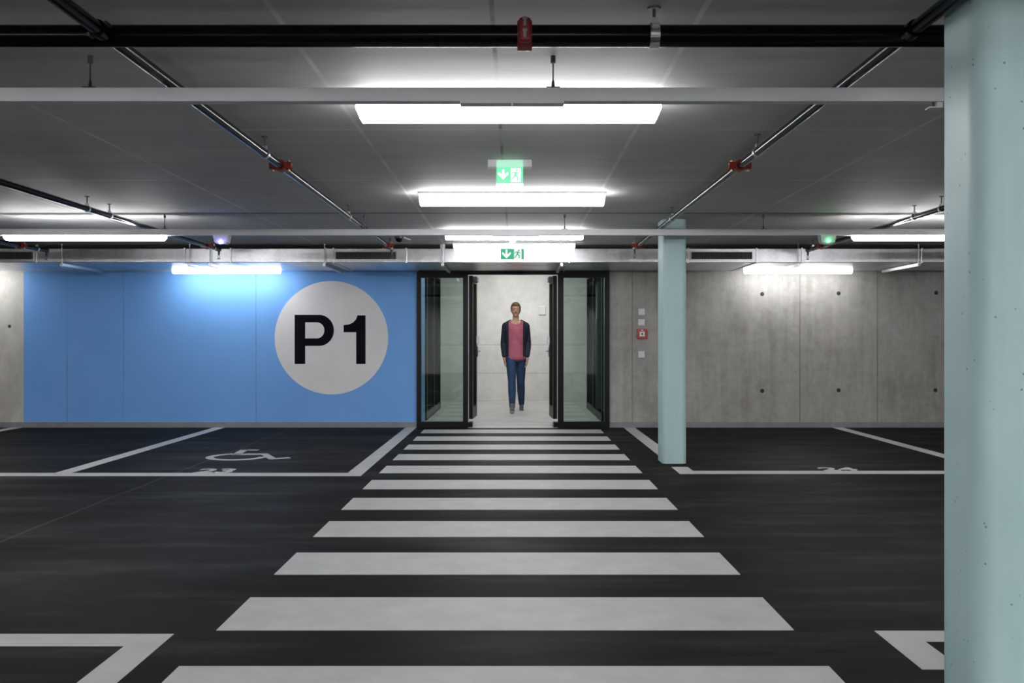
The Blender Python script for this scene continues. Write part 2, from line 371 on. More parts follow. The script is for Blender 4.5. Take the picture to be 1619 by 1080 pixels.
# ------------------------------------------------------------------ P1 sign painted on the blue wall
sg = thing('wall_sign', 'round pale grey P1 sign with black characters on the blue wall', 'sign', (X(524, YW), YW, Zh(534, YW)))
N = 96; rr = 89.7*YW/F
circ = [(rr*math.cos(2*math.pi*i/N), rr*math.sin(2*math.pi*i/N)) for i in range(N)]
cx, cz = X(524, YW), Zh(534, YW)
MB().poly(circ, lambda a, b, w: (cx+a, YW-w, cz+b), .003).build('disc', M['disc'], sg)
k = YW/F/5.684
def sp(px, py): return ((px-535)*k, (531-py)*k)
def arc(cx_, cy_, rx, ry, a0, a1, n=18): return [sp(cx_+rx*math.cos(math.radians(a0+(a1-a0)*i/n)), cy_-ry*math.sin(math.radians(a0+(a1-a0)*i/n))) for i in range(n+1)]
P = [sp(205, 767), sp(205, 325)] + [sp(425, 325)] + arc(425, 465, 133, 140, 88, -88) + [sp(300, 605), sp(300, 767)]
Ph = [sp(300, 393)] + [sp(405, 393)] + arc(405, 465, 67, 72, 88, -88) + [sp(300, 537)]
fmap = lambda a, b, w: (cx+a, YW-.003-w, cz+b)
MB().poly(P, fmap, .002, (Ph,)).build('letter', M['ink'], sg)
one = [sp(758, 767), sp(758, 482), sp(645, 482), sp(645, 417), sp(690, 412), sp(728, 396), sp(755, 368), sp(770, 330), sp(842, 330), sp(842, 767)]
MB().poly(one, fmap, .002).build('numeral', M['ink'], sg)

# ------------------------------------------------------------------ switches and alarm right of the entrance
def plate(px, py, w, label):
    x, z = X(px, YW), Zh(py, YW)
    t = thing('wall_socket', label, 'switch', (x, YW, z), 'white plates by the entrance')
    MB().box(x-w/2, x+w/2, YW-.035, YW, z-w/2, z+w/2, .008).build('case', M['white'], t)
    MB().box(x-w*.34, x+w*.34, YW-.042, YW-.034, z-w*.34, z+w*.34, .004).build('rocker', M['white'], t)
plate(1014, 493.5, .094, 'topmost small white plate on the concrete beside the entrance')
plate(1014, 510, .094, 'small white plate directly above the red fire alarm box')
plate(1014, 560.5, .094, 'lowest small white plate, on its own below the red alarm box')
x, z = X(1014.5, YW), Zh(528, YW)
t = thing('fire_alarm_call_point', 'square red fire alarm call point on the concrete wall', 'alarm', (x, YW, z))
MB().box(x-.067, x+.067, YW-.05, YW, z-.067, z+.067, .006).build('case', M['alarm'], t)
MB().box(x-.036, x+.036, YW-.054, YW-.049, z-.036, z+.032, .002).build('press_panel', M['white'], t)
MB().rod((x, YW-.058, z-.002), (x, YW-.053, z-.002), .012, None, 20).build('button', M['ink'], t)
MB().box(x-.015, x+.015, YW-.054, YW-.049, z+.045, z+.058).build('key_slot', M['white'], t)

# ------------------------------------------------------------------ painted markings on the floor
def flat(name, loops, label, cat, group=None, h=.002):
    mb = MB()
    for lp in loops: mb.poly(lp, lambda a, b, w: (a, b, w), h)
    xs = [p[0] for l in loops for p in l]; ys = [p[1] for l in loops for p in l]
    return tag(mb.build(name, M['paint'], None, False, ((min(xs)+max(xs))/2, (min(ys)+max(ys))/2, 0)), label, cat, group)
def rect(xa, xb, ya, yb): return [(xa, ya), (xb, ya), (xb, yb), (xa, yb)]
ords = ['nearest', 'second nearest', 'third nearest', 'fourth nearest', 'fifth nearest', 'sixth nearest', 'fifth from the door', 'fourth from the door', 'third from the door', 'second from the door', 'last']
for i in range(11):
    a = 3.097 + .973*i
    lab = {0: 'white zebra crossing stripe at the very bottom edge of the picture', 10: 'farthest white zebra crossing stripe, right in front of the entrance'}.get(i, 'white zebra crossing stripe, %s of the eleven' % (ords[i] + (' stripe' if 'door' in ords[i] else '')))
    flat('crossing_stripe', [rect(-1.242, 1.157, a, a+.522)], lab, 'road marking', 'zebra crossing stripes')
WB = YW-.015
flat('bay_line', [[(-1.53, 8.94), (-R, 8.94), (-R, 8.735), (-1.53, 8.735), (-1.38, 8.735), (-1.38, WB), (-1.53, WB)]], 'white L-shaped line round the disabled bay left of the crossing', 'road marking', 'bay lines')
flat('bay_line', [rect(-4.20, -4.05, 8.942, WB)], 'white dividing line at the left side of the disabled bay', 'road marking', 'bay lines')
flat('bay_line', [rect(-7.02, -6.87, 8.942, WB)], 'white line end at the far left edge by the grey wall', 'road marking', 'bay lines')
flat('bay_line', [[(-1.54, YB+3), (-1.40, YB+3), (-1.40, 4.017), (-R, 4.017), (-R, 3.859), (-1.54, 3.859)]], 'white corner line in the lower left of the floor', 'road marking', 'bay lines')
flat('bay_line', [[(1.487, 3.584), (1.637, 3.584), (1.637, 3.916), (R, 3.916), (R, 4.061), (1.487, 4.061)]], 'white corner line beside the near mint column', 'road marking', 'bay lines')
flat('bay_line', [[(1.49, 8.88), (R, 8.88), (R, 9.085), (1.645, 9.085), (1.645, 9.37), (1.49, 9.37)]], 'white corner line in front of the far mint column', 'road marking', 'bay lines')
flat('bay_line', [rect(1.505, 1.66, 9.99, WB)], 'white line from the far mint column to the wall', 'road marking', 'bay lines')
flat('bay_line', [rect(4.41, 4.56, 9.086, WB)], 'white dividing line of the right hand bay by the concrete wall', 'road marking', 'bay lines')

def text_mesh(body, name, size, fmap_, mat, label, cat, group=None, h=.002):
    cu = bpy.data.curves.new(name, 'FONT'); cu.body = body; cu.size = 1; cu.extrude = .001; cu.offset = .028; cu.align_x = 'LEFT'
    o = bpy.data.objects.new(name, cu); COL.objects.link(o)
    dg = bpy.context.evaluated_depsgraph_get(); me = bpy.data.meshes.new_from_object(o.evaluated_get(dg))
    COL.objects.unlink(o); bpy.data.objects.remove(o)
    xs = [v.co.x for v in me.vertices]; ys = [v.co.y for v in me.vertices]
    pts = []
    for v in me.vertices:
        u, w = (v.co.x-min(xs))/(max(xs)-min(xs)), (v.co.y-min(ys))/(max(ys)-min(ys))
        v.co = fmap_(u, w, h if v.co.z > 0 else 0)
    me.materials.clear(); me.materials.append(mat)
    c = Vector((sum(v.co.x for v in me.vertices)/len(me.vertices), sum(v.co.y for v in me.vertices)/len(me.vertices), 0))
    for v in me.vertices: v.co -= c
    r = bpy.data.objects.new(name, me); COL.objects.link(r); r.location = c
    return tag(r, label, cat, group)
text_mesh('23', 'bay_number', .3, lambda u, w, q: (-2.95+.34*u, 8.945+.30*w, q), M['paint'], 'white number 23 painted at the front of the disabled bay', 'road marking')
text_mesh('24', 'bay_number', .3, lambda u, w, q: (2.86+.34*u, 9.089+.25*w, q), M['paint'], 'white number 24 painted at the front of the right bay', 'road marking')
# wheelchair symbol: stroke outlines laid on the floor
def stroke(mb, pts, w):
    for a, b in zip(pts, pts[1:]):
        a, b = Vector((*a, 0)), Vector((*b, 0)); d = (b-a).normalized(); nrm = Vector((-d.y, d.x, 0))*w/2; e = d*w*.35
        q = [a-nrm-e, b-nrm+e, b+nrm+e, a+nrm-e]
        mb.poly([(p.x, p.y) for p in q], lambda u, v, z_: (u, v, z_), .0022)
def G(px, py): Y = Zf(py); return (X(px, Y), Y)
ws = MB(); wc = (-2.895, 10.2); wrad = .275
ring_o = [(wc[0]+(wrad+.045)*math.cos(math.radians(a)), wc[1]+(wrad+.045)*math.sin(math.radians(a))) for a in range(-352, -258, 1) ] if False else []
outer = [(wc[0]+.315*math.cos(math.radians(a)), wc[1]+.315*math.sin(math.radians(a))) for a in range(98, 361, 5)]
inner = [(wc[0]+.235*math.cos(math.radians(a)), wc[1]+.235*math.sin(math.radians(a))) for a in range(360, 97, -5)]
ws.poly(outer+inner, lambda u, v, z_: (u, v, z_), .002)
stroke(ws, [G(374, 718.6), G(386, 711.5), G(404, 711.8)], .085)
stroke(ws, [G(374, 718.6), G(417, 718.2)], .11)
stroke(ws, [G(419, 718.8), G(431, 725.6), G(454, 724.2)], .08)
tag(ws.build('wheelchair_symbol', M['paint'], None, False, (-2.7, 10.4, 0)), 'white wheelchair symbol painted in the bay by the blue wall', 'road marking')

# ------------------------------------------------------------------ lamps
def lamp(name, label, group, xc, yc, zt, L, h, d, mat, ch=.02, house=0.0, clip=0.0, up=False):
    t = thing(name, label, 'lamp', (xc, yc, zt), group)
    mb = MB()                                             # diffuser: tray with sloping ends
    a, b = L/2, L/2-ch; z0, z1 = zt-house-h, zt-house
    v = []
    for (hx, hy, zz) in ((a, d/2, z1), (a, d/2, z1-h*.45), (b, d/2*.82, z0)):
        v.append([mb.bm.verts.new((xc+sx*hx, yc+sy*hy, zz)) for sx, sy in ((-1, -1), (1, -1), (1, 1), (-1, 1))])
    for A, B in zip(v, v[1:]):
        for i in range(4): mb.bm.faces.new((A[i], A[(i+1) % 4], B[(i+1) % 4], B[i]))
    mb.bm.faces.new(v[0]); mb.bm.faces.new(v[-1][::-1])
    mb.build('diffuser', mat, t)
    if house: MB().box(xc-a-.01, xc+a+.01, yc-d/2-.006, yc+d/2+.006, zt-house+.001, zt, .003).build('housing', M['white'], t)
    if clip: MB().box(xc-clip/2, xc+clip/2, yc-d/2-.010, yc-d/2-.002, zt-.012, zt+.004, .002).rod((xc, yc-d/2-.006, zt-.018), (xc, yc-d/2-.006, zt-.010), .006, None, 10).build('mounting_clip', M['trunk'], t)
    return t
def trunking(label, Y, xs, cover=None, xa=-R, xb=R):
    zb, zt, d = EYE+1.0027, EYE+1.0608, .06
    t = thing('cable_trunking', label, 'trunking', (0, Y+d/2, zb), 'cable trunkings')
    MB().box(xa, xb, Y, Y+d, zb, zt, .004).build('channel', M['trunk'], t)
    if cover:
        ca, cb = cover; cm = (ca+cb)/2
        MB().box(ca, cb, Y-.004, Y+d+.004, zb-.009*(1 if Y < 5 else .35), zb+.003, .001).rod((cm, Y+.004, zb-(.020 if Y < 5 else .008)), (cm, Y+.004, zb-.002), .006, None, 10).build('joint_cover', M['trunk'], t)
    for x in xs:
        yc = Y+d/2
        mb = MB().rod((x, yc, zt), (x, yc, H), .003, None, 8).rod((x, yc, H-.03), (x, yc, H), .011, None, 10).rod((x, yc, zt), (x, yc, zt+.035), .009, .005, 10).box(x-.028, x+.028, yc-.02, yc+.02, zt, zt+.006)
        mb.build('hanger_wire', M['darksteel'], t)
    return zb
T1, T2, T0, T8, T9 = 4.09, 9.25, -1.2, -3.7, -6.2
zb = trunking('pale cable trunking nearest overhead, in front of the biggest lamp', T1, (-1.787-1.945, -1.787, .158, 2.1, 4.05), (X(727, T1), X(892, T1)))
trunking('pale cable trunking farther back, crossing the whole width before the duct', T2, (-5.21, -3.32, -1.43, .465, 2.345, 4.24), (X(777, T2), X(853, T2)))
trunking('pale cable trunking just behind the viewpoint', T0, (-2, 0, 2))
trunking('middle pale cable trunking behind the viewpoint, added to carry fill lamps', T8, (-2, 0, 2))
trunking('rearmost pale cable trunking behind the viewpoint, added to carry fill lamps', T9, (-2, 0, 2))
GL = 'tube lamps on the trunkings'
lamp('tube_lamp', 'slim glowing tube lamp at the far left under the farther trunking', GL, X(132, T2), T2+.04, zb, 1.52, .045, .08, M['lamp'])
lamp('tube_lamp', 'slim glowing tube lamp under the farther trunking, partly behind the near column', GL, X(1478, T2), T2+.04, zb, 1.52, .045, .08, M['lamp'])
for Yt, wy in ((T1, 'on the nearest trunking'), (T0, 'on the trunking just behind the viewpoint'), (T8, 'on the middle trunking behind the viewpoint, added as fill light'), (T9, 'on the rearmost trunking behind the viewpoint, added as fill light')):
    for xx, wx in ((-8.1, 'far left'), (-4.05, 'left'), (0.0, 'middle'), (4.1, 'right'), (8.1, 'far right')):
        if Yt == T1 and xx == 0.0: continue
        lamp('tube_lamp', 'tube lamp out of view, %s one %s' % (wx, wy), GL, xx, Yt+.05, zb, 1.277, .06, .10, M['lamp' if Yt in (T1, T0) else 'lamp_fill'])  # two rear rows added unseen, with stronger tubes, to brighten faces towards the viewpoint
CG = 'ceiling tube lamps'
lamp('ceiling_tube_lamp', 'largest glowing tube lamp on the ceiling, just behind the nearest trunking', CG, X(804, 4.77), 4.83, H, 1.49, .098, .11, M['lamp_m'], .022, .018)
lamp('ceiling_tube_lamp', 'glowing tube lamp fixed to the ceiling right below the nearer exit sign', CG, X(809.5, 7.85), 7.91, H, 1.49, .085, .11, M['lamp_m'], .008, .018)
lamp('ceiling_tube_lamp', 'glowing tube lamp on the ceiling, mostly hidden by the farther trunking', CG, X(813, 10.5), 10.56, H, 1.49, .085, .11, M['lamp_w'], .008, .018)
lamp('ceiling_tube_lamp', 'glowing tube lamp on the ceiling behind the exit sign over the door', CG, X(813, 11.85), 11.9, H, 1.475, .07, .11, M['lamp_d'], .008, .018)
for px, w_ in ((357, 'blue wall left of the P1 sign'), (1263, 'concrete wall right of the far column'), (-92, 'far left concrete wall outside the view'), (2180, 'far right concrete wall outside the view')):
    lamp('wall_tube_lamp', 'glowing tube lamp high on the ' + w_, 'wall tube lamps', X(px, 13.3), 13.34, Zh(425.5, 13.3), 1.46, .052, .08, M['lamp_w'], .008, .008)
for yy in (15.2, 18.4):
    lamp('corridor_lamp', 'glowing lamp on the corridor ceiling, %s' % ('near the entrance' if yy < 16 else 'near the end wall'), 'corridor lamps', 0, yy, HC, 1.4, .05, .25, M['lamp_c'], .01, .02)

# ------------------------------------------------------------------ sprinkler pipes
PZ = EYE + 1.097
def hanger(t, x, y, r, rod_r=.005):
    MB().ring((x, y, PZ), (0, 1, 0), r+.0008, r+.005, .028).box(x-.012, x+.012, y-.012, y+.012, PZ+r+.003, PZ+r+.022).build('pipe_clamp', M['steel'], t)
    MB().rod((x, y, PZ+r+.018), (x, y, H), rod_r, None, 10).rod((x, y, H-.006), (x, y, H), .018, None, 14).build('hanger_rod', M['darksteel'], t)
def coupling(t, c, axis, r, w=.06, rot=None):
    """red two-part grooved coupling with ears and bolts"""
    ax = Vector(axis).normalized(); side = Vector((0, 0, 1)).cross(ax).normalized()
    if rot: side = Matrix.Rotation(rot, 3, ax) @ side
    up = ax.cross(side)
    mb = MB().ring(c, ax, r+.0005, r+.014, w)
    m = Matrix((side, ax, up)).transposed()
    for s in (-1, 1):
        cc = Vector(c) + side*s*(r+.022)
        mb.box(cc.x-.02, cc.x+.02, cc.y-w*.36, cc.y+w*.36, cc.z-.018, cc.z+.018, .004, 2, m)
    o = mb.build('coupling', M['red'], t); autosmooth(o, 40)
    tag(o, 'red pipe coupling')
    for s in (-1, 1):
        p = Vector(c) + side*s*(r+.026)
        MB().rod(p-up*.034, p+up*.034, .0055, None, 8).rod(p+up*.026, p+up*.034, .010, None, 6).rod(p-up*.034, p-up*.026, .010, None, 6).build('bolt', M['brass'], o)
def sprinkler(t, x, y):
    mb = MB().rod((x, y, PZ-.062), (x, y, PZ-.02), .012, .014, 12).rod((x, y, PZ-.112), (x, y, PZ-.106), .018, None, 16)
    for s in (-1, 1): mb.tube([(x, y, PZ-.062), (x+s*.012, y, PZ-.075), (x+s*.010, y, PZ-.092), (x, y, PZ-.106)], .003, 8)
    mb.build('sprinkler_head', M['darksteel'], t)
MY = 3.52; mr = .039
t = thing('sprinkler_main_pipe', 'thick black pipe crossing overhead with one red coupling', 'pipe', (0, MY, PZ))
autosmooth(MB().rod((-R, MY, PZ), (R, MY, PZ), mr, None, 40).build('pipe', M['pipe'], t))
coupling(t, (X(829.5, MY), MY, PZ), (1, 0, 0), mr, .052, None)
cxx = X(829.5, MY)
MB().box(cxx-.022, cxx+.022, MY-mr-.046, MY-mr-.006, PZ-.043, PZ+.043, .012, 3).build('coupling_ear', M['red'], t)
for za, zb2 in ((-.030, -.004), (.010, .038)):
    MB().rod((cxx, MY-mr-.047, PZ+za), (cxx, MY-mr-.047, PZ+zb2), .0055, None, 10).rod((cxx, MY-mr-.047, PZ+zb2-.006), (cxx, MY-mr-.047, PZ+zb2+.002), .009, None, 6).build('front_bolt', M['steel'], t)
hx = X(1034, MY)
MB().ring((hx, MY, PZ), (1, 0, 0), mr+.0008, mr+.006, .034, 32).box(hx-.014, hx+.014, MY-mr-.014, MY-mr+.01, PZ+.012, PZ+.03, .003).box(hx-.013, hx+.013, MY-.012, MY+.012, PZ+mr+.003, PZ+mr+.025).build('pipe_clamp', M['steel'], t)
MB().rod((hx, MY, PZ+mr+.02), (hx, MY, H), .006, None, 12).rod((hx, MY, H-.008), (hx, MY, H), .024, None, 20).build('hanger_rod', M['darksteel'], t)
for hx in (-4.6, 4.6): hanger(t, 0, 0, 0) if False else None
br = .0235
def branch(label, x, yend, coup, hang, start=MY+mr+.03):
    t = thing('sprinkler_branch_pipe', label, 'pipe', (x, start, PZ), 'sprinkler branch pipes')
    autosmooth(MB().rod((x, start-.03, PZ), (x, yend, PZ), br, None, 28).ball((x, yend, PZ), br, seg=20).build('pipe', M['pipe'], t))
    for c in coup: coupling(t, (x, c, PZ), (0, 1, 0), br, .05)
    for c in hang: hanger(t, x, c, br)
    sprinkler(t, x, yend-.02)
    return t
branch('black branch pipe left of the middle, running from the main pipe to the duct', -1.465, 11.62, (6.12, 11.2), (5.73, 8.6, 11.45))
branch('black branch pipe right of the middle, passing in front of the far column', 1.40, 11.55, (6.12, 11.2), (5.67, 8.75, 11.38))
branch('black branch pipe on the left, ending beside the blue lit sensor', -3.54, 11.72, (11.25,), (8.1, 8.55, 11.5))
branch('black branch pipe on the right, ending below the green lit sensor', 3.52, 11.82, (11.25,), (8.1, 8.65, 11.6))
branch('black branch pipe at the far left edge, only its end showing', -5.66, 11.85, (11.2,), (8.1, 11.6))
for x, lab in ((-1.465, 'thicker black pipe entering overhead at the upper left corner'), (1.40, 'thicker black pipe entering overhead at the upper right by the column')):
    t = thing('sprinkler_feed_pipe', lab, 'pipe', (x, MY-mr-.03, PZ), 'feed pipes to the main pipe')
    autosmooth(MB().rod((x, YB+.5, PZ), (x, MY-mr-.002, PZ), br+.001, None, 28).build('pipe', M['pipe'], t))
    o = MB().ring((x, MY-mr-.03, PZ), (0, 1, 0), br, br+.008, .05).build('tee_collar', M['pipe'], t); autosmooth(o)
    for q in (-1, 1): MB().rod((x+.03*q, MY-mr-.05, PZ+.02*q), (x+.03*q, MY-mr-.01, PZ+.02*q), .007, None, 8).build('bolt', M['darksteel'], t)

# ------------------------------------------------------------------ ventilation duct in front of the far wall
D0, D1 = 12.1, 13.50; dzb, dzt = Zh(415, D0), Zh(393, D0)
duct = thing('ventilation_duct', 'flat galvanised air duct hanging before the far wall with dark grilles', 'duct', (0, D0, dzb))
MB().box(-R, R, D0, D1, dzb, dzt, .006).build('duct_body', M['galv'], duct)
for px in (57, 292, 365, 515, 527, 642, 900, 1088, 1196, 1268, 1458):
    x = X(px, D0); MB().box(x-.011, x+.011, D0-.012, D1+.01, dzb-.010, dzt+.010, .003).build('joint_flange', M['galv'], duct)
def grille(pa, pb):
    xa, xb, za, zt_ = X(pa, D0), X(pb, D0), Zh(412, D0), Zh(396.5, D0)
    f = MB(); w = .016
    f.box(xa, xb, D0-.014, D0-.001, zt_-w, zt_).box(xa, xb, D0-.014, D0-.001, za, za+w).box(xa, xa+w, D0-.014, D0-.001, za+w, zt_-w).box(xb-w, xb, D0-.014, D0-.001, za+w, zt_-w)
    g = f.build('grille', M['steel'], duct)
    MB().box(xa+w, xb-w, D0-.004, D0-.001, za+w, zt_-w).build('grille_backing', M['grille'], g)
    s = MB(); n = int((xb-xa-2*w)/.022)
    for i in range(n): xx = xa+w+(i+.5)*(xb-xa-2*w)/n; s.box(xx-.0035, xx+.0035, D0-.012, D0-.004, za+w, zt_-w)
    s.build('grille_slats', M['slat'], g)
for pa, pb in ((-60, 54), (529, 628), (1091, 1191)): grille(pa, pb)
for px in (98, 300, 332, 513, 700, 888, 1262, 1452):
    x = X(px, D0-.03); yf, yk = D0-.035, 13.24
    o = MB().box(x-.018, x+.018, yf-.02, yk, dzb-.050, dzb-.012, .003).build('support_rail', M['steel'], duct)
    MB().rod((x, yf, dzb-.055), (x, yf, H), .005, None, 10).rod((x, yf, H-.01), (x, yf, H), .014, None, 12).rod((x, yf, dzb-.012), (x, yf, dzb+.0), .011, None, 6).build('threaded_rod', M['steel'], duct)
for px in (700,):
    x = X(px, D0); MB().box(x-.03, x+.03, D0-.008, D0-.002, dzb-.002, dzt+.06).build('hanger_strap', M['white'], duct)

# conduit on the blue wall leading to the lamp
zc = Zh(427.3, 13.6)
tag(MB().box(-R, X(272, 13.6), 13.645, YW, zc-.012, zc+.012, .003).build('conduit', M['trunk'], None, False, (-7, 13.66, zc)), 'thin pale conduit along the top of the blue wall', 'conduit')

# ------------------------------------------------------------------ exit signs, sensors, camera
def arrow(cx_, cz_, s, Yf, parent, mat='sign_w'):
    pts = [(-.11, .5), (.11, .5), (.11, -.05), (.38, .2), (.5, .2), (.5, .0), (0, -.5), (-.5, .0), (-.5, .2), (-.38, .2), (-.11, -.05)]
    MB().poly([(a*s, b*s) for a, b in pts], lambda a, b, w: (cx_+a, Yf-w, cz_+b), .0012).build('arrow', M[mat], parent)
def runner(cx_, cz_, s, Yf, parent, mat='sign_w', fig='sign_g'):
    MB().box(cx_-s*.42, cx_+s*.42, Yf-.0012, Yf, cz_-s*.6, cz_+s*.6).build('doorway', M[mat], parent)
    mb = MB(); Y2 = Yf-.0012
    def limb(a, b, w):
        a, b = Vector((a[0], a[1], 0)), Vector((b[0], b[1], 0)); d = (b-a).normalized(); nn = Vector((-d.y, d.x, 0))*w/2
        mb.poly([((p.x)*s, (p.y)*s) for p in (a-nn, b-nn, b+nn, a+nn)], lambda u, v, w_: (cx_+u, Y2-w_, cz_+v), .001)
    limb((.02, .28), (-.06, -.05), .2); limb((-.05, -.02), (-.2, -.22), .12); limb((-.2, -.22), (-.36, -.42), .1)
    limb((-.02, -.02), (.2, -.18), .12); limb((.2, -.18), (.12, -.48), .1); limb((.06, .26), (.3, .08), .09); limb((0, .26), (-.28, .22), .09); limb((-.28, .22), (-.36, .02), .08)
    N_ = 16; mb.poly([(s*(.1+.09*math.cos(2*math.pi*i/N_)), s*(.42+.09*math.sin(2*math.pi*i/N_))) for i in range(N_)], lambda u, v, w_: (cx_+u, Y2-w_, cz_+v), .001)
    mb.build('running_figure', M[fig], parent)
def exit_sign_near():
    Y = 6.46; xc = X(806, Y); z0, z1, z2 = Zh(297, Y), Zh(264, Y), H
    t = thing('exit_sign', 'green lit exit sign with arrow, hanging from the ceiling above the nearer lamp', 'sign', (xc, Y, H), 'exit signs')
    MB().box(xc-.146, xc+.146, Y+.004, Y+.07, z1, H, .004).build('ceiling_mount', M['white'], t)
    MB().box(xc-.088, xc+.088, Y-.004, Y+.018, z1-.002, H-.004, .003).build('lamp_head', M['sign_m'], t)
    p = MB().box(xc-.088, xc+.088, Y, Y+.012, z0+.03, z1-.002, .001).build('sign_panel', M['sign_g'], t)
    MB().box(xc-.088, xc+.088, Y-.002, Y+.014, z0, z0+.03, .002).build('light_strip', M['sign_w'], t)
    zm = Zh(276, Y); arrow(X(795.5, Y), zm, .066, Y, p); runner(X(815.5, Y), zm-.004, .076, Y, p)
exit_sign_near()
def exit_sign_far():
    Y = 11.1; xc = X(810, Y); z0, z1 = Zh(411.5, Y), Zh(392, Y)
    t = thing('exit_sign', 'green and white lit exit sign with arrow, hanging before the duct over the door', 'sign', (xc, Y, H), 'exit signs')
    MB().box(xc-.06, xc+.06, Y-.02, Y+.05, H-.055, H, .008).box(xc-.035, xc+.035, Y-.012, Y+.036, H-.09, H-.05, .01).build('ceiling_mount', M['white'], t)
    MB().rod((xc, Y+.012, z1), (xc, Y+.012, H-.08), .006, None, 10).build('stem', M['steel'], t)
    MB().box(xc-.14, xc+.14, Y, Y+.025, z0, z1, .003).build('case', M['white'], t)
    p = MB().box(xc-.13, xc+.13, Y-.003, Y, z0+.010, z1-.010).build('sign_panel', M['sign_f'], t)
    zm = (z0+z1)/2; arrow(xc-.066, zm, .1, Y-.003, p, 'sign_h'); runner(xc+.062, zm, .1, Y-.003, p, 'sign_h', 'sign_f')
exit_sign_far()
def sensor(px, py, led, lab):
    Y = 9.17; x = X(px, Y); zb_ = EYE+1.0027
    t = thing('parking_sensor', lab, 'sensor', (x, Y, zb_), 'parking sensors')
    v = MB(); L = []
    for (hx, hy, zz) in ((.075, .05, zb_), (.062, .042, zb_-.07), (.04, .03, zb_-.085)):
        L.append([v.bm.verts.new((x+sx*hx, Y+.085+sy*hy, zz)) for sx, sy in ((-1, -1), (1, -1), (1, 1), (-1, 1))])
    for A, B in zip(L, L[1:]):
        for i in range(4): v.bm.faces.new((A[i], A[(i+1) % 4], B[(i+1) % 4], B[i]))
    v.bm.faces.new(L[0]); v.bm.faces.new(L[-1][::-1])
    v.build('case', M['white'], t)
    MB().ball((x, Y+.035, Zh(py, Y)), .016).build('indicator_light', led, t, True)
sensor(347, 382.5, M['led_b'], 'small white sensor glowing blue below the trunking')
sensor(1312, 380, M['led_g'], 'small white sensor glowing green below the trunking')
xd, yd = X(631, 11.2), 11.2
t = thing('security_camera', 'small black dome camera on the ceiling left above the entrance', 'camera', (xd, yd, H))
MB().rod((xd, yd, H-.02), (xd, yd, H), .05, None, 24).build('mount', M['darksteel'], t)
MB().ball((xd, yd, H-.025), .042, seg=20).build('dome', M['black'], t, True)
MB().tube([(xd+.05, yd, H-.01), (xd+.10, yd, H-.03), (xd+.13, yd, H-.04)], .008).build('cable_bracket', M['white'], t)
xb_ = X(1481, T1)
t = thing('trunking_end_clip', 'small pale bracket under the nearest trunking beside the near column', 'bracket', (xb_, T1, zb))
MB().box(xb_-.028, xb_+.03, T1+.005, T1+.055, zb-.026, zb-.020, .002).box(xb_+.006, xb_+.03, T1+.01, T1+.05, zb-.020, zb, .001).build('plate', M['trunk'], t)
MB().rod((xb_-.005, T1+.02, zb-.02), (xb_-.005, T1+.02, zb), .007, None, 10).build('screw', M['darksteel'], t)
xn, zn = X(857, YC), Zh(491, YC)
tag(MB().box(xn-.07, xn+.07, YC-.03, YC, zn-.09, zn+.09, .01).build('wall_plate', M['white'], None, False, (xn, YC-.015, zn)), 'small white plate on the corridor end wall right of the person', 'plate')

# ------------------------------------------------------------------ the person walking through the entrance
def solid(mb, name, mat, parent, voxel=.008, smooth=4, cut=None, thick=0.0):
    """overlapping closed shapes -> one continuous skin"""
    me = bpy.data.meshes.new(name); bmesh.ops.recalc_face_normals(mb.bm, faces=mb.bm.faces); mb.bm.to_mesh(me); mb.bm.free()
    o = bpy.data.objects.new(name, me); COL.objects.link(o)
    r = o.modifiers.new('r', 'REMESH'); r.mode = 'VOXEL'; r.voxel_size = voxel; r.use_smooth_shade = True
    if smooth: sm = o.modifiers.new('s', 'SMOOTH'); sm.iterations = smooth; sm.factor = .5
    dg = bpy.context.evaluated_depsgraph_get(); me2 = bpy.data.meshes.new_from_object(o.evaluated_get(dg))
    o.modifiers.clear(); o.data = me2; me2.name = name
    if cut:
        b = bmesh.new(); b.from_mesh(me2)
        bmesh.ops.delete(b, geom=[f for f in b.faces if cut(f.calc_center_median())], context='FACES'); b.to_mesh(me2); b.free()
        if thick: s_ = o.modifiers.new('t', 'SOLIDIFY'); s_.thickness = thick; s_.offset = 1
    for p in me2.polygons: p.use_smooth = True
    me2.materials.clear(); me2.materials.append(mat); o.parent = parent
    return o
skin = plain('skin', (0.52, 0.30, 0.22), 0.5, var=.05, scale=8)
M_t = plain('rose_cotton', (0.40, 0.105, 0.16), 0.8, var=.15, scale=9)
M_j = plain('navy_wool', (0.014, 0.019, 0.034), 0.85, var=.2, scale=20)
M_d = plain('blue_denim', (0.016, 0.045, 0.12), 0.8, var=.25, scale=12)
M_s = plain('grey_shoe', (0.14, 0.14, 0.145), 0.6); M_sole = plain('white_sole', (0.6, 0.6, 0.58), 0.6)
M_eye = plain('eye_white', (0.62, 0.58, 0.54), 0.4, var=.02); M_iris = plain('iris_brown', (0.05, 0.03, 0.02), 0.4)
M_h = plain('fair_hair', (0.16, 0.095, 0.045), 0.6, var=.3, scale=40)
PX, PY = X(815.5, 16.75), 16.75
ps = thing('person', 'person in navy jacket, rose shirt and blue jeans walking through the entrance', 'person', (PX, PY, 0.004))
V = lambda *a: Vector(a)
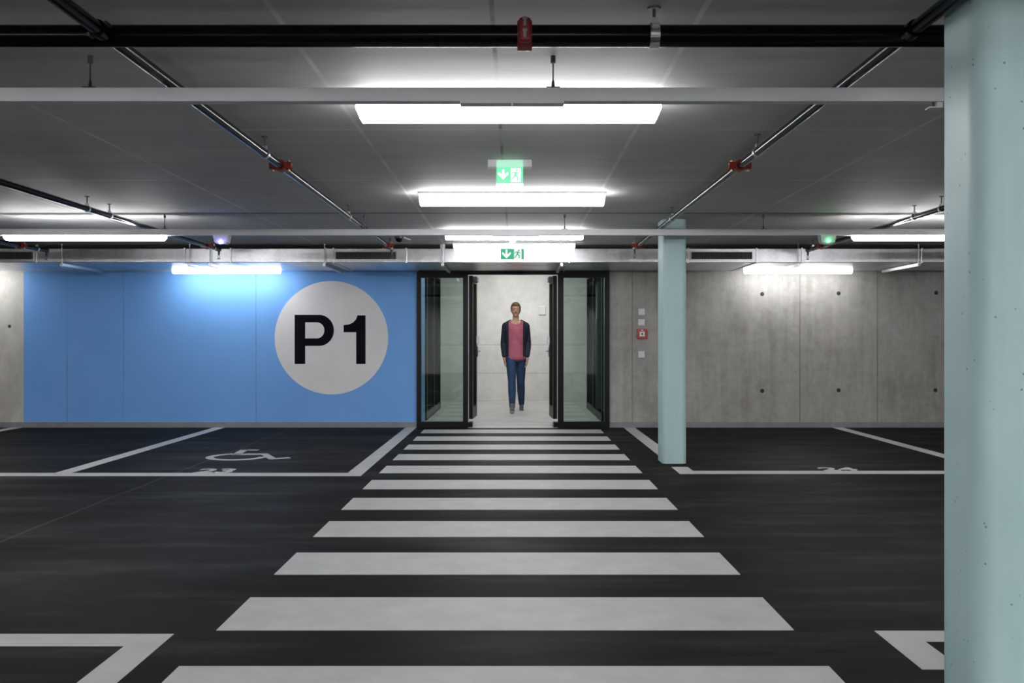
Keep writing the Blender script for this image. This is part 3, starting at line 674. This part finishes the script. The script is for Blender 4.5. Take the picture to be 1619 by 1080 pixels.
# joints (local, facing -Y); image-left leg steps forward
hipF, kneeF, ankF = V(-.085, -.01, .94), V(-.065, -.17, .52), V(-.06, -.33, .10)
hipB, kneeB, ankB = V(.085, .01, .94), V(.085, .06, .50), V(.10, .33, .115)
shL, elL, wrL = V(-.165, .01, 1.455), V(-.205, .06, 1.17), V(-.195, -.03, .925)
shR, elR, wrR = V(.165, .01, 1.455), V(.205, .06, 1.17), V(.195, -.05, .925)
def leg(mb, h, k, a, g=0.0):
    mb.cap(h, .088+g, k, .056+g).cap(k, .056+g, k.lerp(a, .35), .057+g).cap(k.lerp(a, .35), .057+g, a, .037+g)
def arm(mb, s, e, w, g=0.0):
    mb.cap(s, .055+g, s.lerp(e, .5), .048+g).cap(s.lerp(e, .5), .048+g, e, .040+g).cap(e, .040+g, e.lerp(w, .3), .041+g).cap(e.lerp(w, .3), .041+g, w, .026+g)
def torso(mb, g=0.0, low=.90):
    prof = ((.85, .150, .106), (.95, .152, .106), (1.02, .146, .102), (1.10, .136, .096), (1.2, .142, .098), (1.3, .157, .106), (1.4, .163, .107), (1.45, .150, .098), (1.49, .112, .080))
    z = low
    while z <= 1.485:
        for (za, xa, ya), (zb_, xb_, yb_) in zip(prof, prof[1:]):
            if za <= z <= zb_:
                f = (z-za)/(zb_-za); mb.ball((0, 0, z), 1, (xa+(xb_-xa)*f+g, ya+(yb_-ya)*f+g, .045), 24); break
        z += .022
def foot(mb, a, pitch, g=0.0):
    d = V(0, -math.cos(pitch), -math.sin(pitch)); u_ = V(0, -math.sin(pitch), math.cos(pitch))
    heel = a + d*-.03 - u_*(a_h := .055); ball_ = a + d*.12 - u_*.068; toe = a + d*.175 - u_*.072
    mb.cap(a, .038+g, heel, .034+g).cap(heel, .034+g, ball_, .034+g).cap(ball_, .038+g, toe, .026+g).cap(a, .036+g, ball_, .030+g)
body = MB(); torso(body)
leg(body, hipF, kneeF, ankF); leg(body, hipB, kneeB, ankB)
arm(body, shL, elL, wrL); arm(body, shR, elR, wrR)
body.cap(V(-.05, 0, 1.525), .045, shL, .055).cap(V(.05, 0, 1.525), .045, shR, .055).cap(V(0, .01, 1.48), .062, V(0, .0, 1.62), .054)
HC_ = V(0, -.015, 1.735)
body.ball(HC_ + V(0, .012, .02), 1, (.076, .093, .100), 24).ball(HC_ + V(0, -.022, -.045), 1, (.058, .066, .075), 24).ball(HC_ + V(0, -.062, -.095), 1, (.030, .024, .020), 16)
body.cap(HC_ + V(0, -.082, .012), .010, HC_ + V(0, -.104, -.030), .015).ball(HC_ + V(-.012, -.092, -.034), .010).ball(HC_ + V(.012, -.092, -.034), .010)
body.ball(HC_ + V(0, -.080, -.066), 1, (.026, .012, .008), 14).ball(HC_ + V(0, -.079, .030), 1, (.050, .014, .010), 14)
for s in (-1, 1): body.ball(HC_ + V(s*.077, .012, -.008), 1, (.012, .022, .033), 14)
for w, s in ((wrL, 1), (wrR, -1)):                                     # s: towards the body
    pl = w + V(0, -.012, -.075)
    body.cap(w, .025, w + V(0, -.004, -.03), .028)
    for q in (-.028, -.010, .010, .028): body.cap(w + V(0, q*.6, -.02), .017, pl + V(0, q-.004, -.01), .0135)
    for q, L_ in ((-.033, .072), (-.011, .080), (.011, .074), (.032, .058)):
        b0 = pl + V(0, q-.004, -.015); b1 = b0 + V(s*.006, -.006, -L_*.45); b2 = b1 + V(s*.016, -.004, -L_*.33); b3 = b2 + V(s*.018, .002, -L_*.22)
        body.cap(b0, .0095, b1, .0088).cap(b1, .0088, b2, .0080).cap(b2, .0080, b3, .0072)
    t0 = w + V(0, -.026, -.028); t1 = t0 + V(s*.010, -.030, -.028); t2 = t1 + V(s*.012, -.012, -.032); t3 = t2 + V(s*.006, -.002, -.022)
    body.cap(t0, .014, t1, .011).cap(t1, .011, t2, .0095).cap(t2, .0095, t3, .008)
foot(body, ankF, -.15, -.006); foot(body, ankB, .45, -.006)
solid(body, 'body', skin, ps, .006, 2)
for s in (-1, 1):
    ey = MB().ball(HC_ + V(s*.030, -.0765, .008), 1, (.012, .009, .0055), 14).build('eye', M_eye, None, True); ey.parent = ps
    MB().ball(HC_ + V(s*.030, -.0845, .008), 1, (.0045, .0022, .0045), 10).build('iris', M_iris, None, True).parent = ey
tag(MB().ball(HC_ + V(0, -.0905, -.066), 1, (.024, .006, .0055), 12).build('mouth', plain('lips', (.38, .13, .11), .5), None, True), None).parent = ps
sh = MB(); torso(sh, .024, .90); sh.ball((0, 0, .93), 1, (.186, .138, .055), 28).ball((0, 0, .905), 1, (.186, .138, .040), 28)
for s, (a_, e_) in ((-1, (shL, elL)), (1, (shR, elR))): sh.cap(V(s*.05, 0, 1.515), .055, a_, .062).cap(a_, .062, a_.lerp(e_, .42), .058)
solid(sh, 'shirt', M_t, ps, .007, 6, lambda c: (c.x/.085)**2 + ((c.y+.02)/.085)**2 < 1 and c.z > 1.45, .004)
jn = MB(); jn.ball((0, 0, .93), 1, (.157, .112, .10), 24); leg(jn, hipF, kneeF, ankF + V(0, .0, .0), .012); leg(jn, hipB, kneeB, ankB + V(0, 0, .0), .013)
solid(jn, 'jeans', M_d, ps, .009, 3)
jk = MB(); torso(jk, .040, .955)
for s, (a_, e_, w_) in ((-1, (shL, elL, wrL)), (1, (shR, elR, wrR))):
    jk.cap(V(s*.05, .005, 1.525), .060, a_, .068); arm(jk, a_, e_, w_ + V(0, 0, .035), .014)
solid(jk, 'jacket', M_j, ps, .007, 5, lambda c: (abs(c.x) < .122 and c.y < .0 and c.z > .85) or ((c.x/.10)**2 + ((c.y+.01)/.085)**2 < 1 and c.z > 1.46) or (abs(c.x) < .17 and c.z < .945), .005)
hr = MB().ball(HC_ + V(0, .018, .030), 1, (.085, .100, .103), 24).ball(HC_ + V(0, -.045, .095), 1, (.062, .045, .035), 16).ball(HC_ + V(0, .06, -.02), 1, (.072, .06, .075), 20)
solid(hr, 'hair', M_h, ps, .008, 2, lambda c: c.y < HC_.y-.045 and c.z < HC_.z+.062 or (c.y < HC_.y+.0 and c.z < HC_.z+.0), .004)
for a, pch in ((ankF, -.15), (ankB, .45)):
    s_ = MB(); foot(s_, a, pch, .004); s_.cap(a, .045, a + V(0, 0, .03), .046)
    so = solid(s_, 'shoe', M_s, ps, .007, 2)
    d = V(0, -math.cos(pch), -math.sin(pch)); u_ = V(0, -math.sin(pch), math.cos(pch))
    sl = MB().cap(a - d*.035 - u_*.086, .016, a + d*.12 - u_*.096, .016).cap(a + d*.12 - u_*.096, .016, a + d*.185 - u_*.092, .013)
    for v in sl.bm.verts: v.co.x = a.x + (v.co.x-a.x)*2.3
    solid(sl, 'sole', M_sole, so, .007, 2)
